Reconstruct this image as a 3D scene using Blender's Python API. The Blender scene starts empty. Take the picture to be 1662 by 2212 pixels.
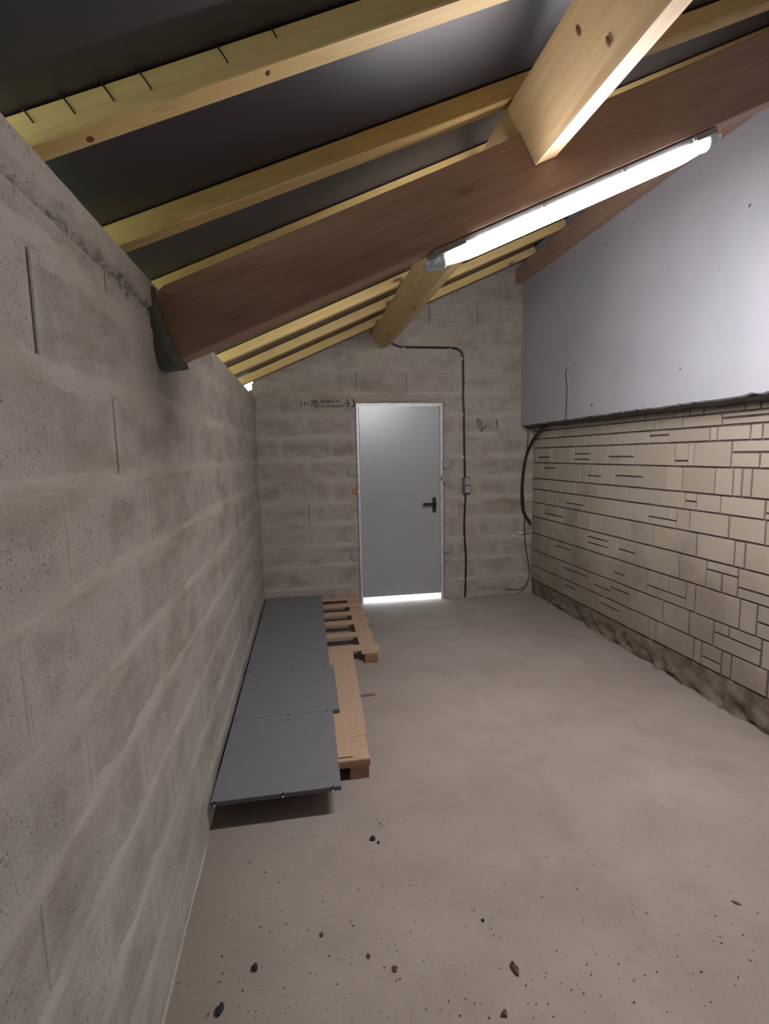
import bpy, bmesh, math, random
import numpy as np
from mathutils import Vector, Matrix

random.seed(7)
rng = np.random.default_rng(11)
S = bpy.context.scene
COL = S.collection

# ------------------------------------------------------------------ camera
cam_d = bpy.data.cameras.new('camera')
cam_d.sensor_fit = 'HORIZONTAL'
cam_d.sensor_width = 36.0
cam_d.lens = 36.0 * 1045.3 / 1662.0
cam_d.clip_start = 0.02
cam = bpy.data.objects.new('camera', cam_d)
COL.objects.link(cam)
S.camera = cam
_yaw, _pitch, _roll = 0.1589, 0.1205, -0.0202
_f = Vector((math.sin(_yaw)*math.cos(_pitch), math.cos(_yaw)*math.cos(_pitch), -math.sin(_pitch)))
_r = Vector((math.cos(_yaw), -math.sin(_yaw), 0))
_u = _r.cross(_f)
_r2 = _r*math.cos(_roll) + _u*math.sin(_roll)
_u2 = -_r*math.sin(_roll) + _u*math.cos(_roll)
cam.matrix_world = Matrix(((_r2.x, _u2.x, -_f.x, 0.4458), (_r2.y, _u2.y, -_f.y, 0.0),
                           (_r2.z, _u2.z, -_f.z, 1.5131), (0, 0, 0, 1)))

# ------------------------------------------------------------------ daylight outside, exposure
w = bpy.data.worlds.new('overcast_sky')
S.world = w
w.use_nodes = True
w.node_tree.nodes['Background'].inputs[0].default_value = (0.82, 0.90, 1.0, 1)
w.node_tree.nodes['Background'].inputs[1].default_value = 12.0
LAMP = 150.0                       # radiance of the fluorescent diffuser
S.view_settings.view_transform = 'Standard'
S.view_settings.look = 'None'
S.view_settings.gamma = 1.0
S.view_settings.exposure = 0.15
S.view_settings.use_curve_mapping = False
S.cycles.use_denoising = True
S.cycles.max_bounces = 10
S.cycles.diffuse_bounces = 6
S.cycles.sample_clamp_indirect = 6.0

# ------------------------------------------------------------------ helpers
class NT:
    """tiny node-graph helper"""
    def __init__(self, name):
        self.m = bpy.data.materials.new(name)
        self.m.use_nodes = True
        self.t = self.m.node_tree
        self.b = self.t.nodes['Principled BSDF']
    def n(self, typ, **kw):
        nd = self.t.nodes.new(typ)
        for k, v in kw.items():
            if k.startswith('i_'):
                s = nd.inputs[int(k[2:])] if k[2:].isdigit() else nd.inputs[k[2:]]
                if isinstance(v, bpy.types.NodeSocket): self.t.links.new(v, s)
                else: s.default_value = v
            else: setattr(nd, k, v)
        return nd
    def pos(self): return self.n('ShaderNodeNewGeometry').outputs['Position']
    def obj(self): return self.n('ShaderNodeTexCoord').outputs['Object']
    def scale(self, v, s): return self.n('ShaderNodeVectorMath', operation='MULTIPLY', i_0=v, i_1=s).outputs[0]
    def noise(self, v, sc, det=4.0, rough=0.55, dist=0.0):
        return self.n('ShaderNodeTexNoise', i_Vector=v, i_Scale=sc, i_Detail=det, i_Roughness=rough, i_Distortion=dist).outputs['Fac']
    def ramp(self, f, pts, interp='LINEAR'):
        r = self.n('ShaderNodeValToRGB', i_Fac=f)
        e = r.color_ramp.elements
        r.color_ramp.interpolation = interp
        while len(e) < len(pts): e.new(0.5)
        for k, (p, c) in enumerate(pts):
            e[k].position = p
            e[k].color = (c, c, c, 1) if not hasattr(c, '__len__') else (*c, 1)
        return r.outputs['Color']
    def math(self, op, a, b=0.0, c=0.0, clamp=False):
        return self.n('ShaderNodeMath', operation=op, use_clamp=clamp, i_0=a, i_1=b, i_2=c).outputs[0]
    def mix(self, f, a, b, blend='MIX'):
        nd = self.n('ShaderNodeMix', data_type='RGBA', blend_type=blend)
        for s, v in ((nd.inputs[0], f), (nd.inputs[6], a), (nd.inputs[7], b)):
            if isinstance(v, bpy.types.NodeSocket): self.t.links.new(v, s)
            elif not hasattr(v, '__len__'): s.default_value = v
            else: s.default_value = (*v, 1) if len(v) == 3 else v
        return nd.outputs[2]
    def sep(self, v): return self.n('ShaderNodeSeparateXYZ', i_0=v).outputs
    def rand(self): return self.n('ShaderNodeObjectInfo').outputs['Random']
    def out(self, col=None, rough=0.8, spec=0.3, bump=None, bstr=0.3, bdist=0.01, metal=0.0):
        def put(nm, v):
            if v is None: return
            if isinstance(v, bpy.types.NodeSocket): self.t.links.new(v, self.b.inputs[nm])
            else: self.b.inputs[nm].default_value = (*v, 1) if hasattr(v, '__len__') and len(v) == 3 else v
        put('Base Color', col); put('Roughness', rough); put('Specular IOR Level', spec); put('Metallic', metal)
        if bump is not None:
            bn = self.n('ShaderNodeBump', i_Height=bump, i_Strength=bstr, i_Distance=bdist)
            self.t.links.new(bn.outputs[0], self.b.inputs['Normal'])
        return self.m

def link_mesh(name, verts, faces, mat=None, parent=None, loc=(0, 0, 0), smooth=False):
    me = bpy.data.meshes.new(name)
    me.from_pydata([tuple(v) for v in verts], [], faces)
    me.update()
    if smooth:
        me.polygons.foreach_set('use_smooth', [True]*len(me.polygons))
    if mat: me.materials.append(mat)
    o = bpy.data.objects.new(name, me)
    COL.objects.link(o)
    o.location = loc
    if parent: o.parent = parent
    return o

def tag(o, label=None, cat=None, group=None, kind=None):
    if label: o['label'] = label
    if cat: o['category'] = cat
    if group: o['group'] = group
    if kind: o['kind'] = kind
    return o

def empty(name, loc=(0, 0, 0)):
    o = bpy.data.objects.new(name, None)
    o.empty_display_size = 0.05
    COL.objects.link(o)
    o.location = loc
    return o

def from_bm(name, bm, mat=None, parent=None, matrix=None, smooth=False):
    bmesh.ops.recalc_face_normals(bm, faces=bm.faces)
    me = bpy.data.meshes.new(name)
    bm.to_mesh(me); bm.free()
    if smooth: me.polygons.foreach_set('use_smooth', [True]*len(me.polygons))
    if mat: me.materials.append(mat)
    o = bpy.data.objects.new(name, me)
    COL.objects.link(o)
    if matrix is not None: o.matrix_world = matrix
    if parent:
        o.parent = parent
    return o

def bm_box(bm, lo, hi, bev=0.0, seg=1):
    g = bmesh.ops.create_cube(bm, size=1.0)
    c = [(a+b)/2 for a, b in zip(lo, hi)]; s = [b-a for a, b in zip(lo, hi)]
    for v in g['verts']:
        v.co = Vector((c[0]+v.co.x*s[0], c[1]+v.co.y*s[1], c[2]+v.co.z*s[2]))
    if bev > 0:
        vs = set(g['verts'])
        es = [e for e in bm.edges if e.verts[0] in vs and e.verts[1] in vs]
        bmesh.ops.bevel(bm, geom=es, offset=bev, segments=seg, affect='EDGES', profile=0.5)
    return bm

def box(name, lo, hi, mat, parent=None, bev=0.002, matrix=None, seg=1):
    """box whose origin is its own centre (so object coordinates follow the thing)"""
    c = Vector([(a+b)/2 for a, b in zip(lo, hi)])
    h = Vector([(b-a)/2 for a, b in zip(lo, hi)])
    bm = bm_box(bmesh.new(), -h, h, bev, seg)
    m = Matrix.Translation(c)
    if matrix is not None: m = matrix @ m
    o = from_bm(name, bm, mat, None, m)
    if parent:
        o.parent = parent
        o.matrix_parent_inverse = Matrix.Translation(parent.location).inverted()
    return o

def adopt(o, parent):
    o.parent = parent
    o.matrix_parent_inverse = Matrix.Translation(parent.location).inverted()
    return o

def smooth_path(pts, n=6):
    P = [Vector(p) for p in pts]
    out = []
    for i in range(len(P)-1):
        p0, p1, p2, p3 = P[max(i-1, 0)], P[i], P[i+1], P[min(i+2, len(P)-1)]
        for k in range(n):
            t = k/n
            out.append(0.5*((2*p1)+(p2-p0)*t+(2*p0-5*p1+4*p2-p3)*t*t+(3*p1-p0-3*p2+p3)*t**3))
    out.append(P[-1])
    return out

def tube(name, pts, rad, mat, parent=None, sides=8, smooth_n=6):
    path = smooth_path(pts, smooth_n) if smooth_n else [Vector(p) for p in pts]
    bm = bmesh.new(); rings = []
    up = None
    for i, p in enumerate(path):
        t = (path[min(i+1, len(path)-1)]-path[max(i-1, 0)]).normalized()
        if up is None:
            up = t.orthogonal().normalized()
        up = (up-t*up.dot(t)).normalized()
        s = t.cross(up)
        r = rad[i*len(rad)//len(path)] if hasattr(rad, '__len__') else rad
        rings.append([bm.verts.new(p+(up*math.cos(a)+s*math.sin(a))*r)
                      for a in [2*math.pi*k/sides for k in range(sides)]])
    for a, b in zip(rings, rings[1:]):
        for k in range(sides):
            bm.faces.new((a[k], a[(k+1) % sides], b[(k+1) % sides], b[k]))
    bm.faces.new(rings[0][::-1]); bm.faces.new(rings[-1])
    o = from_bm(name, bm, mat, None, None, True)
    if parent: adopt(o, parent)
    return o

def clip_poly(poly, a, b, c):
    """keep the side a*x+b*y+c >= 0 of a convex polygon"""
    out = []
    for i in range(len(poly)):
        p, q = poly[i], poly[(i+1) % len(poly)]
        dp, dq = a*p[0]+b*p[1]+c, a*q[0]+b*q[1]+c
        if dp >= 0: out.append(p)
        if (dp >= 0) != (dq >= 0):
            t = dp/(dp-dq)
            out.append((p[0]+(q[0]-p[0])*t, p[1]+(q[1]-p[1])*t))
    return out

def area(poly):
    return 0.5*sum(poly[i][0]*poly[(i+1) % len(poly)][1]-poly[(i+1) % len(poly)][0]*poly[i][1] for i in range(len(poly)))

def inset(poly, d):
    n = len(poly); L = []
    for i in range(n):
        p, q = Vector(poly[i]), Vector(poly[(i+1) % n])
        e = (q-p)
        if e.length < 1e-6: continue
        e.normalize(); nr = Vector((-e.y, e.x))
        L.append((p+nr*d, e))
    out = []
    for i in range(len(L)):
        (p, e), (q, g) = L[i-1], L[i]
        det = e.x*(-g.y)-e.y*(-g.x)
        if abs(det) < 1e-6: out.append(q); continue
        r = q-p
        t = (r.x*(-g.y)-r.y*(-g.x))/det
        out.append(p+e*t)
    return [(v.x, v.y) for v in out]

def slab_piece(name, poly, to3, h0, h1, bev, mat, parent):
    """a brick, block or tile: polygon in the wall plane, from depth h0 to face height h1 with a chamfered arris"""
    if area(poly) < 0: poly = poly[::-1]
    q = []
    for p in poly:
        if not q or (abs(p[0]-q[-1][0])+abs(p[1]-q[-1][1])) > 2e-3: q.append(p)
    if len(q) > 2 and (abs(q[0][0]-q[-1][0])+abs(q[0][1]-q[-1][1])) < 2e-3: q.pop()
    poly = q
    if len(poly) < 3 or area(poly) < 2e-4: return None
    top = inset(poly, bev)
    n = len(poly)
    if len(top) != n: top = poly
    cx = sum(p[0] for p in poly)/n; cy = sum(p[1] for p in poly)/n
    c = to3(cx, cy, 0.0)
    V = [to3(p[0], p[1], h0)-c for p in poly]+[to3(p[0], p[1], h1-bev*0.7)-c for p in poly]+[to3(p[0], p[1], h1)-c for p in top]
    F = [tuple(range(2*n, 3*n))]
    for k in range(2):
        for i in range(n):
            j = (i+1) % n
            F.append((k*n+i, k*n+j, (k+1)*n+j, (k+1)*n+i))
    return link_mesh(name, V, F, mat, parent, c)

def vnoise(x, y, freq, seed):
    """smooth value noise on arrays"""
    g = np.random.default_rng(seed).random((256, 256))
    X, Y = x*freq, y*freq
    xi, yi = np.floor(X).astype(int), np.floor(Y).astype(int)
    fx, fy = X-xi, Y-yi
    fx = fx*fx*(3-2*fx); fy = fy*fy*(3-2*fy)
    a = g[xi % 256, yi % 256]; b = g[(xi+1) % 256, yi % 256]
    c = g[xi % 256, (yi+1) % 256]; d = g[(xi+1) % 256, (yi+1) % 256]
    return (a*(1-fx)+b*fx)*(1-fy)+(c*(1-fx)+d*fx)*fy

def fbm(x, y, freq, seed, octv=3):
    s = 0; amp = 1; tot = 0
    for k in range(octv):
        s = s+amp*vnoise(x, y, freq*2**k, seed+k); tot += amp; amp *= 0.5
    return s/tot

def grid_mesh(name, us, vs, P, keep, mat, parent=None):
    """P: array (nu, nv, 3); keep: bool (nu-1, nv-1)"""
    nu, nv = len(us), len(vs)
    idx = np.arange(nu*nv).reshape(nu, nv)
    q = np.stack([idx[:-1, :-1], idx[1:, :-1], idx[1:, 1:], idx[:-1, 1:]], -1)[keep]
    me = bpy.data.meshes.new(name)
    me.vertices.add(nu*nv)
    me.vertices.foreach_set('co', P.reshape(-1).astype(np.float32))
    nf = len(q)
    me.loops.add(nf*4); me.polygons.add(nf)
    me.loops.foreach_set('vertex_index', q.reshape(-1).astype(np.int32))
    me.polygons.foreach_set('loop_start', np.arange(0, nf*4, 4, dtype=np.int32))
    me.polygons.foreach_set('loop_total', np.full(nf, 4, dtype=np.int32))
    me.polygons.foreach_set('use_smooth', np.ones(nf, dtype=bool))
    me.update(); me.validate()
    bm = bmesh.new(); bm.from_mesh(me)
    loose = [v for v in bm.verts if not v.link_faces]
    bmesh.ops.delete(bm, geom=loose, context='VERTS')
    bm.to_mesh(me); bm.free()
    if mat: me.materials.append(mat)
    o = bpy.data.objects.new(name, me)
    COL.objects.link(o)
    if parent: o.parent = parent
    return o

# ------------------------------------------------------------------ materials
BED, BED0 = 0.212, -0.02            # course height and first bed joint of the block walls

def masonry(name, mortar, axis=0):
    t = NT(name)
    p = t.pos()
    z = t.sep(p)[2]
    big = t.noise(p, 1.7, 3)
    mid = t.noise(t.scale(p, (1, 1, 1.6)), 9, 4, 0.6)
    fine = t.noise(p, 90, 3, 0.7)
    pit = t.noise(p, 120, 2, 0.5)
    # distance to the nearest bed joint, wobbled: mortar rubbed over the block faces
    k = t.math('DIVIDE', t.math('SUBTRACT', z, BED0), BED)
    fr = t.math('ABSOLUTE', t.math('SUBTRACT', t.math('FRACT', t.math('ADD', k, 0.5)), 0.5))
    fr = t.math('ADD', fr, t.math('MULTIPLY', t.math('SUBTRACT', mid, 0.5), 0.40))
    fr = t.math('ADD', fr, t.math('MULTIPLY', t.math('SUBTRACT', big, 0.5), 0.55))
    smear = t.ramp(fr, [(0.08, 1.0), (0.36, 0.0)])
    if not mortar:
        # rubbed mortar fades in from the block's own four arrises
        g = t.sep(t.n('ShaderNodeTexCoord').outputs['Generated'])
        def edge(c, L): return t.math('MULTIPLY', t.math('SUBTRACT', 0.5, t.math('ABSOLUTE', t.math('SUBTRACT', c, 0.5))), L)
        e = t.math('MINIMUM', edge(g[axis], 0.5), edge(g[2], 0.205))
        e = t.math('ADD', e, t.math('MULTIPLY', t.math('SUBTRACT', mid, 0.5), 0.085))
        e = t.math('ADD', e, t.math('MULTIPLY', t.math('SUBTRACT', big, 0.5), 0.10))
        if axis == 0:   # the upper gable courses were left cleaner
            e = t.math('ADD', e, t.math('MULTIPLY', t.math('GREATER_THAN', z, 2.10), 0.03))
        smear = t.math('MAXIMUM', t.ramp(e, [(0.006, 1.0), (0.048, 0.0)]), t.math('MULTIPLY', smear, 0.35))
    block = t.mix(t.ramp(mid, [(0.33, 0), (0.68, 1)]), (0.318, 0.278, 0.240), (0.420, 0.376, 0.332))
    if not mortar:
        block = t.mix(t.math('MULTIPLY', t.rand(), 0.65), block, (0.435, 0.392, 0.348))
        patch = t.noise(p, 5.5, 4, 0.6)
        block = t.mix(t.math('MULTIPLY', t.ramp(patch, [(0.50, 0), (0.64, 1)]), 0.45), block, (0.255, 0.220, 0.185))
    mort = t.mix(t.ramp(big, [(0.35, 0), (0.65, 1)]), (0.400, 0.360, 0.310), (0.460, 0.418, 0.368))
    col = t.mix(smear, block, mort)
    if mortar: col = t.mix(0.45, col, mort)
    # damp brown stains of their own shape
    st = t.noise(t.scale(p, (1, 0.8, 2.6)), 2.6, 5, 0.65)
    col = t.mix(t.math('MULTIPLY', t.ramp(st, [(0.50, 0), (0.70, 1)]), 0.50), col, (0.185, 0.145, 0.105))
    # aggregate: dark pores and pale grains
    dk = t.ramp(pit, [(0.30, 1), (0.38, 0)])
    lt = t.ramp(t.noise(p, 105, 2, 0.5), [(0.67, 0), (0.73, 1)])
    am = t.math('MULTIPLY', t.math('SUBTRACT', 1.0, t.math('MULTIPLY', smear, 0.85)), 0.75)
    if mortar:       # torn, crumbly dirt line under the ring beam of the left wall
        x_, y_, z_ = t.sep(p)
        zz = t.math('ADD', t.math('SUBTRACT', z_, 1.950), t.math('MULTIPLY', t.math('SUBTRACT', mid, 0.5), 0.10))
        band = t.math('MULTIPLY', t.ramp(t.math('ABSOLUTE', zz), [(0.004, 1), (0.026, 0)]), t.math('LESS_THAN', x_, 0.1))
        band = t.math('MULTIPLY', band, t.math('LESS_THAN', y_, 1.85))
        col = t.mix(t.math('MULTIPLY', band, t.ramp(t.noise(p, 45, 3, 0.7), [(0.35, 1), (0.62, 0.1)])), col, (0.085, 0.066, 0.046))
    col = t.mix(t.math('MULTIPLY', dk, am), col, (0.09, 0.075, 0.06))
    col = t.mix(t.math('MULTIPLY', lt, am), col, (0.50, 0.45, 0.40))
    h = t.math('ADD', t.math('MULTIPLY', fine, 0.6), t.math('MULTIPLY', pit, 0.6))
    return t.out(col, 0.92, 0.15, h, 0.30 if mortar else 0.55, 0.006)

def concrete_floor():
    t = NT('floor_concrete')
    p = t.pos()
    a = t.noise(p, 0.9, 4, 0.6); b = t.noise(p, 4.0, 5, 0.65); c = t.noise(p, 30, 4, 0.7); d = t.noise(p, 150, 2)
    col = t.mix(t.ramp(a, [(0.35, 0), (0.65, 1)]), (0.335, 0.288, 0.252), (0.415, 0.366, 0.326))
    col = t.mix(t.math('MULTIPLY', t.ramp(b, [(0.45, 0), (0.7, 1)]), 0.35), col, (0.245, 0.205, 0.168))
    col = t.mix(t.math('MULTIPLY', t.ramp(c, [(0.60, 0), (0.75, 1)]), 0.25), col, (0.24, 0.20, 0.17))
    # brown tone deepening towards the left wall, its edge wobbled
    x, y, z = t.sep(p)
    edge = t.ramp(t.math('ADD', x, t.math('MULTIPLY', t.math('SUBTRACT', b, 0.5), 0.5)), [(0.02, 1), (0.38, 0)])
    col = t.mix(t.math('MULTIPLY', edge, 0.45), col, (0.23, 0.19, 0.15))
    col = t.mix(t.math('MULTIPLY', t.ramp(d, [(0.70, 0), (0.76, 1)]), 0.5), col, (0.58, 0.53, 0.47))
    col = t.mix(t.math('MULTIPLY', t.ramp(t.noise(p, 120, 2), [(0.29, 1), (0.34, 0)]), 0.5), col, (0.14, 0.11, 0.09))
    h = t.math('ADD', t.math('MULTIPLY', c, 0.5), t.math('MULTIPLY', d, 0.4))
    return t.out(col, 0.85, 0.2, h, 0.25, 0.005)

def plaster():
    t = NT('white_plaster')
    p = t.pos()
    a = t.noise(p, 1.5, 4); b = t.noise(p, 60, 4, 0.7); s = t.noise(p, 17, 2)
    col = t.mix(t.ramp(a, [(0.3, 0), (0.7, 1)]), (0.385, 0.388, 0.428), (0.45, 0.452, 0.495))
    col = t.mix(t.ramp(s, [(0.235, 1), (0.255, 0)]), col, (0.13, 0.12, 0.13))
    return t.out(col, 0.85, 0.25, b, 0.35, 0.004)

def tile_mat():
    t = NT('stone_tile')
    p = t.pos()
    z = t.sep(p)[2]
    a = t.noise(p, 2.2, 4, 0.6); b = t.noise(p, 7.0, 5, 0.65); c = t.noise(p, 140, 3, 0.6)
    base = t.mix(t.rand(), (0.400, 0.356, 0.288), (0.465, 0.418, 0.342))
    base = t.mix(t.math('MULTIPLY', t.ramp(b, [(0.4, 0), (0.7, 1)]), 0.25), base, (0.36, 0.32, 0.26))
    # grime climbing from the damp foot of the wall, blotchy
    g = t.math('ADD', z, t.math('MULTIPLY', t.math('SUBTRACT', a, 0.5), 1.7))
    g = t.math('ADD', g, t.math('MULTIPLY', t.math('SUBTRACT', b, 0.5), 0.7))
    base = t.mix(t.math('MULTIPLY', t.ramp(g, [(0.30, 1), (1.0, 0)]), 0.62), base, (0.185, 0.145, 0.115))
    yel = t.ramp(t.noise(p, 3.3, 3), [(0.56, 0), (0.72, 1)])
    base = t.mix(t.math('MULTIPLY', yel, 0.3), base, (0.42, 0.36, 0.22))
    return t.out(base, 0.7, 0.3, c, 0.2, 0.003)

def joint_mat():
    t = NT('tile_joint')
    p = t.pos()
    a = t.noise(p, 6, 4)
    col = t.mix(t.ramp(a, [(0.35, 0), (0.65, 1)]), (0.115, 0.075, 0.080), (0.22, 0.165, 0.165))
    return t.out(col, 0.95, 0.1, t.noise(p, 90), 0.4, 0.004)

def dirt_mat():
    t = NT('dirty_plinth')
    p = t.pos()
    a = t.noise(p, 9, 5, 0.65); b = t.noise(p, 2.5, 3)
    col = t.mix(t.ramp(a, [(0.35, 0), (0.65, 1)]), (0.15, 0.115, 0.085), (0.29, 0.24, 0.19))
    col = t.mix(t.math('MULTIPLY', t.ramp(b, [(0.5, 0), (0.7, 1)]), 0.5), col, (0.17, 0.155, 0.10))
    return t.out(col, 0.95, 0.1, t.noise(p, 70, 4, 0.7), 0.7, 0.01)

def wood(name, c0, c1, knot=(0.20, 0.09, 0.05), rough=0.6, kn=1.0, stain=None):
    """grain along the object's own X axis"""
    t = NT(name)
    p = t.obj()
    r = t.math('MULTIPLY', t.rand(), 37.0)
    off = t.n('ShaderNodeCombineXYZ', i_0=r, i_1=r, i_2=r).outputs[0]
    q = t.n('ShaderNodeVectorMath', operation='ADD', i_0=p, i_1=off).outputs[0]
    g1 = t.noise(t.scale(q, (1.2, 26, 26)), 2.2, 4, 0.6, 0.6)
    g2 = t.noise(t.scale(q, (3, 120, 120)), 2.0, 3, 0.6)
    lo = t.noise(t.scale(q, (1, 3, 3)), 1.6, 3)
    f = t.math('ADD', t.math('MULTIPLY', g1, 0.7), t.math('MULTIPLY', lo, 0.3))
    col = t.mix(t.ramp(f, [(0.34, 0), (0.66, 1)]), c0, c1)
    col = t.mix(t.math('MULTIPLY', t.ramp(g2, [(0.5, 0), (0.8, 1)]), 0.22), col, tuple(v*0.55 for v in c0))
    vor = t.n('ShaderNodeTexVoronoi', i_Vector=t.scale(q, (3.1, 9.5, 9.5)), i_Scale=1.0, i_Randomness=1.0)
    kd = t.math('ADD', vor.outputs['Distance'], t.math('MULTIPLY', t.math('SUBTRACT', g2, 0.5), 0.05))
    sel = t.sep(vor.outputs['Color'])[0]
    pick = t.math('GREATER_THAN', sel, 0.66)
    kf = t.math('MULTIPLY', t.ramp(kd, [(0.07, 1), (0.13, 0)]), pick)
    halo = t.math('MULTIPLY', t.ramp(kd, [(0.10, 1), (0.34, 0)]), pick)
    col = t.mix(t.math('MULTIPLY', halo, 0.30*kn), col, tuple(v*0.6 for v in c0))
    col = t.mix(t.math('MULTIPLY', kf, 0.85*kn), col, knot)
    if stain:
        s = t.noise(t.scale(q, (2, 7, 7)), 2.0, 5, 0.7)
        col = t.mix(t.math('MULTIPLY', t.ramp(s, [(0.57, 0), (0.70, 1)]), 0.5), col, stain)
    return t.out(col, rough, 0.3, g2, 0.12, 0.003)

def plain(name, col, rough=0.5, spec=0.4, metal=0.0, bump=None, var=0.12):
    t = NT(name)
    p = t.obj()
    n = t.noise(p, 14, 4)
    c = t.mix(t.ramp(n, [(0.3, 0), (0.7, 1)]), tuple(v*(1-var) for v in col), tuple(min(1, v*(1+var)) for v in col))
    return t.out(c, rough, spec, t.noise(p, bump, 3) if bump else None, 0.25, 0.002, metal)

def felt_mat():
    t = NT('roof_membrane')
    p = t.pos()
    a = t.noise(p, 3, 4); b = t.noise(p, 160, 3, 0.6)
    col = t.mix(a, (0.020, 0.020, 0.028), (0.028, 0.028, 0.039))
    return t.out(col, 0.48, 1.0, b, 0.15, 0.002)

M_BLOCK = masonry('concrete_block', False)
M_BLOCKL = masonry('concrete_block_left', False, 1)
M_MORT = masonry('grey_mortar', True)
M_FLOOR = concrete_floor()
M_PLASTER = plaster()
M_TILE = tile_mat()
M_JOINT = joint_mat()
M_DIRT = dirt_mat()
M_RAFTER = wood('yellow_lit_pine', (0.70, 0.475, 0.18), (0.82, 0.62, 0.29), stain=(0.34, 0.27, 0.11))  # yellow treatment, with the yellow of the light worked into it
M_BEAM = wood('brown_unlit_timber', (0.36, 0.225, 0.165), (0.47, 0.315, 0.235), kn=0.6)  # reddish brown wood, its unlit look painted into the tint
M_PURLIN = wood('pale_lit_pine', (0.44, 0.295, 0.150), (0.555, 0.395, 0.215), kn=1.0)  # likely the same spruce, its lamplit brightness painted into the tint
M_SLAT = wood('pallet_wood', (0.47, 0.315, 0.21), (0.57, 0.41, 0.295), kn=0.4)
M_PALDARK = wood('dark_pallet_wood', (0.22, 0.115, 0.07), (0.31, 0.17, 0.10), kn=0.4)
M_HARD = wood('hardboard', (0.50, 0.345, 0.235), (0.54, 0.38, 0.265), kn=0.0)
M_PANEL = plain('grey_laminate', (0.205, 0.213, 0.235), 0.45, 0.35, bump=240, var=0.04)
M_PEDGE = plain('dark_panel_edge', (0.085, 0.087, 0.093), 0.6, 0.3)
M_BLACK = plain('black_plastic', (0.012, 0.012, 0.014), 0.4, 0.5)
M_BLUEC = plain('dark_blue_cable', (0.016, 0.019, 0.034), 0.4, 0.5)
M_GREYP = plain('grey_plastic', (0.30, 0.31, 0.31), 0.4, 0.5)
M_DGREYP = plain('dark_grey_plastic', (0.10, 0.10, 0.10), 0.5, 0.4)
M_WHITEP = plain('white_plastic', (0.75, 0.74, 0.72), 0.4, 0.5)
M_STEEL = plain('dark_steel', (0.05, 0.045, 0.04), 0.45, 0.5, 0.6)
M_FELT = felt_mat()
M_PAD = plain('pad_mortar', (0.105, 0.112, 0.100), 0.75, 0.3, bump=60, var=0.25)
M_ORANGE = plain('orange_wedge', (0.42, 0.16, 0.05), 0.7)
M_INK = plain('black_ink', (0.055, 0.045, 0.045), 0.9, 0.1)
M_GRASS = plain('grass_outside', (0.33, 0.35, 0.22), 0.95, 0.05)
M_PAVE = plain('pale_paving_outside', (0.62, 0.65, 0.70), 0.9, 0.1)

t = NT('galvanised_door')
_p = t.obj()
M_DOOR = t.out(t.mix(t.noise(_p, 5, 4), (0.37, 0.395, 0.405), (0.43, 0.455, 0.46)), 0.34, 0.5, t.noise(_p, 260, 2), 0.06, 0.001, 0.25)
M_FRAME = plain('galvanised_frame', (0.62, 0.63, 0.66), 0.4, 0.5, 0.2)

t = NT('lamp_diffuser')
t.out((0.9, 0.9, 0.9), 0.4)
t.b.inputs['Emission Color'].default_value = (1.0, 0.955, 0.965, 1)
t.b.inputs['Emission Strength'].default_value = LAMP
M_LAMP = t.m
t = NT('clear_cap')
t.out((0.55, 0.58, 0.63), 0.2, 0.5)
t.b.inputs['Transmission Weight'].default_value = 0.6
M_CAP = t.m

# ------------------------------------------------------------------ the shell
D = 4.7425                     # far wall face
XT, XP = 2.78, 2.6385          # tile face, plaster face
RZ, RM = 2.155, 0.443          # underside of rafters: z = RZ + RM*x
RH = 0.067                     # rafter depth
Y_BACK = -2.6

def roof(x): return RZ+RM*x

# floor
us = np.concatenate([np.linspace(-0.2, 3.2, 35)]); vs = np.concatenate([np.linspace(Y_BACK, D+0.2, 79)])
U, V = np.meshgrid(us, vs, indexing='ij')
P = np.stack([U, V, np.zeros_like(U)], -1)
fl = grid_mesh('floor', us, vs, P, np.ones((len(us)-1, len(vs)-1), bool), M_FLOOR)
tag(fl, kind='structure', label='pale dusty concrete floor with dark crumbs and stains')

# outside ground, seen only through the gap under the door and lighting the eaves
tag(link_mesh('ground_outside', [(-9, -8, -0.02), (-0.3, -8, -0.02), (-0.3, 14, -0.02), (-9, 14, -0.02)], [(0, 1, 2, 3)], M_GRASS), kind='structure')
tag(link_mesh('paving_outside', [(-0.3, D+0.2, -0.012), (9, D+0.2, -0.012), (9, 14, -0.012), (-0.3, 14, -0.012)], [(0, 1, 2, 3)], M_PAVE), kind='structure')

# ---- walls of concrete block: the wall object is the mortar, each block a part
def head_joints_left(k, lo, hi):
    ph = {8: 0.433, 7: 0.756, 6: 0.472, 5: 0.80}.get(k, 0.47 if k % 2 == 0 else 0.77)
    a = []; y = ph-0.505*12
    while y < hi:
        if y > lo+0.06 and y < hi-0.06: a.append(y)
        y += 0.505
    return a

def head_joints_far(k, lo, hi):
    base = 0.215 if k % 2 == 1 else 0.47
    a = []; x = base-0.5
    ext = []
    while x < hi:
        if x > lo+0.08 and x < hi-0.08: a.append(x)
        x += 0.492
    return a

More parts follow.
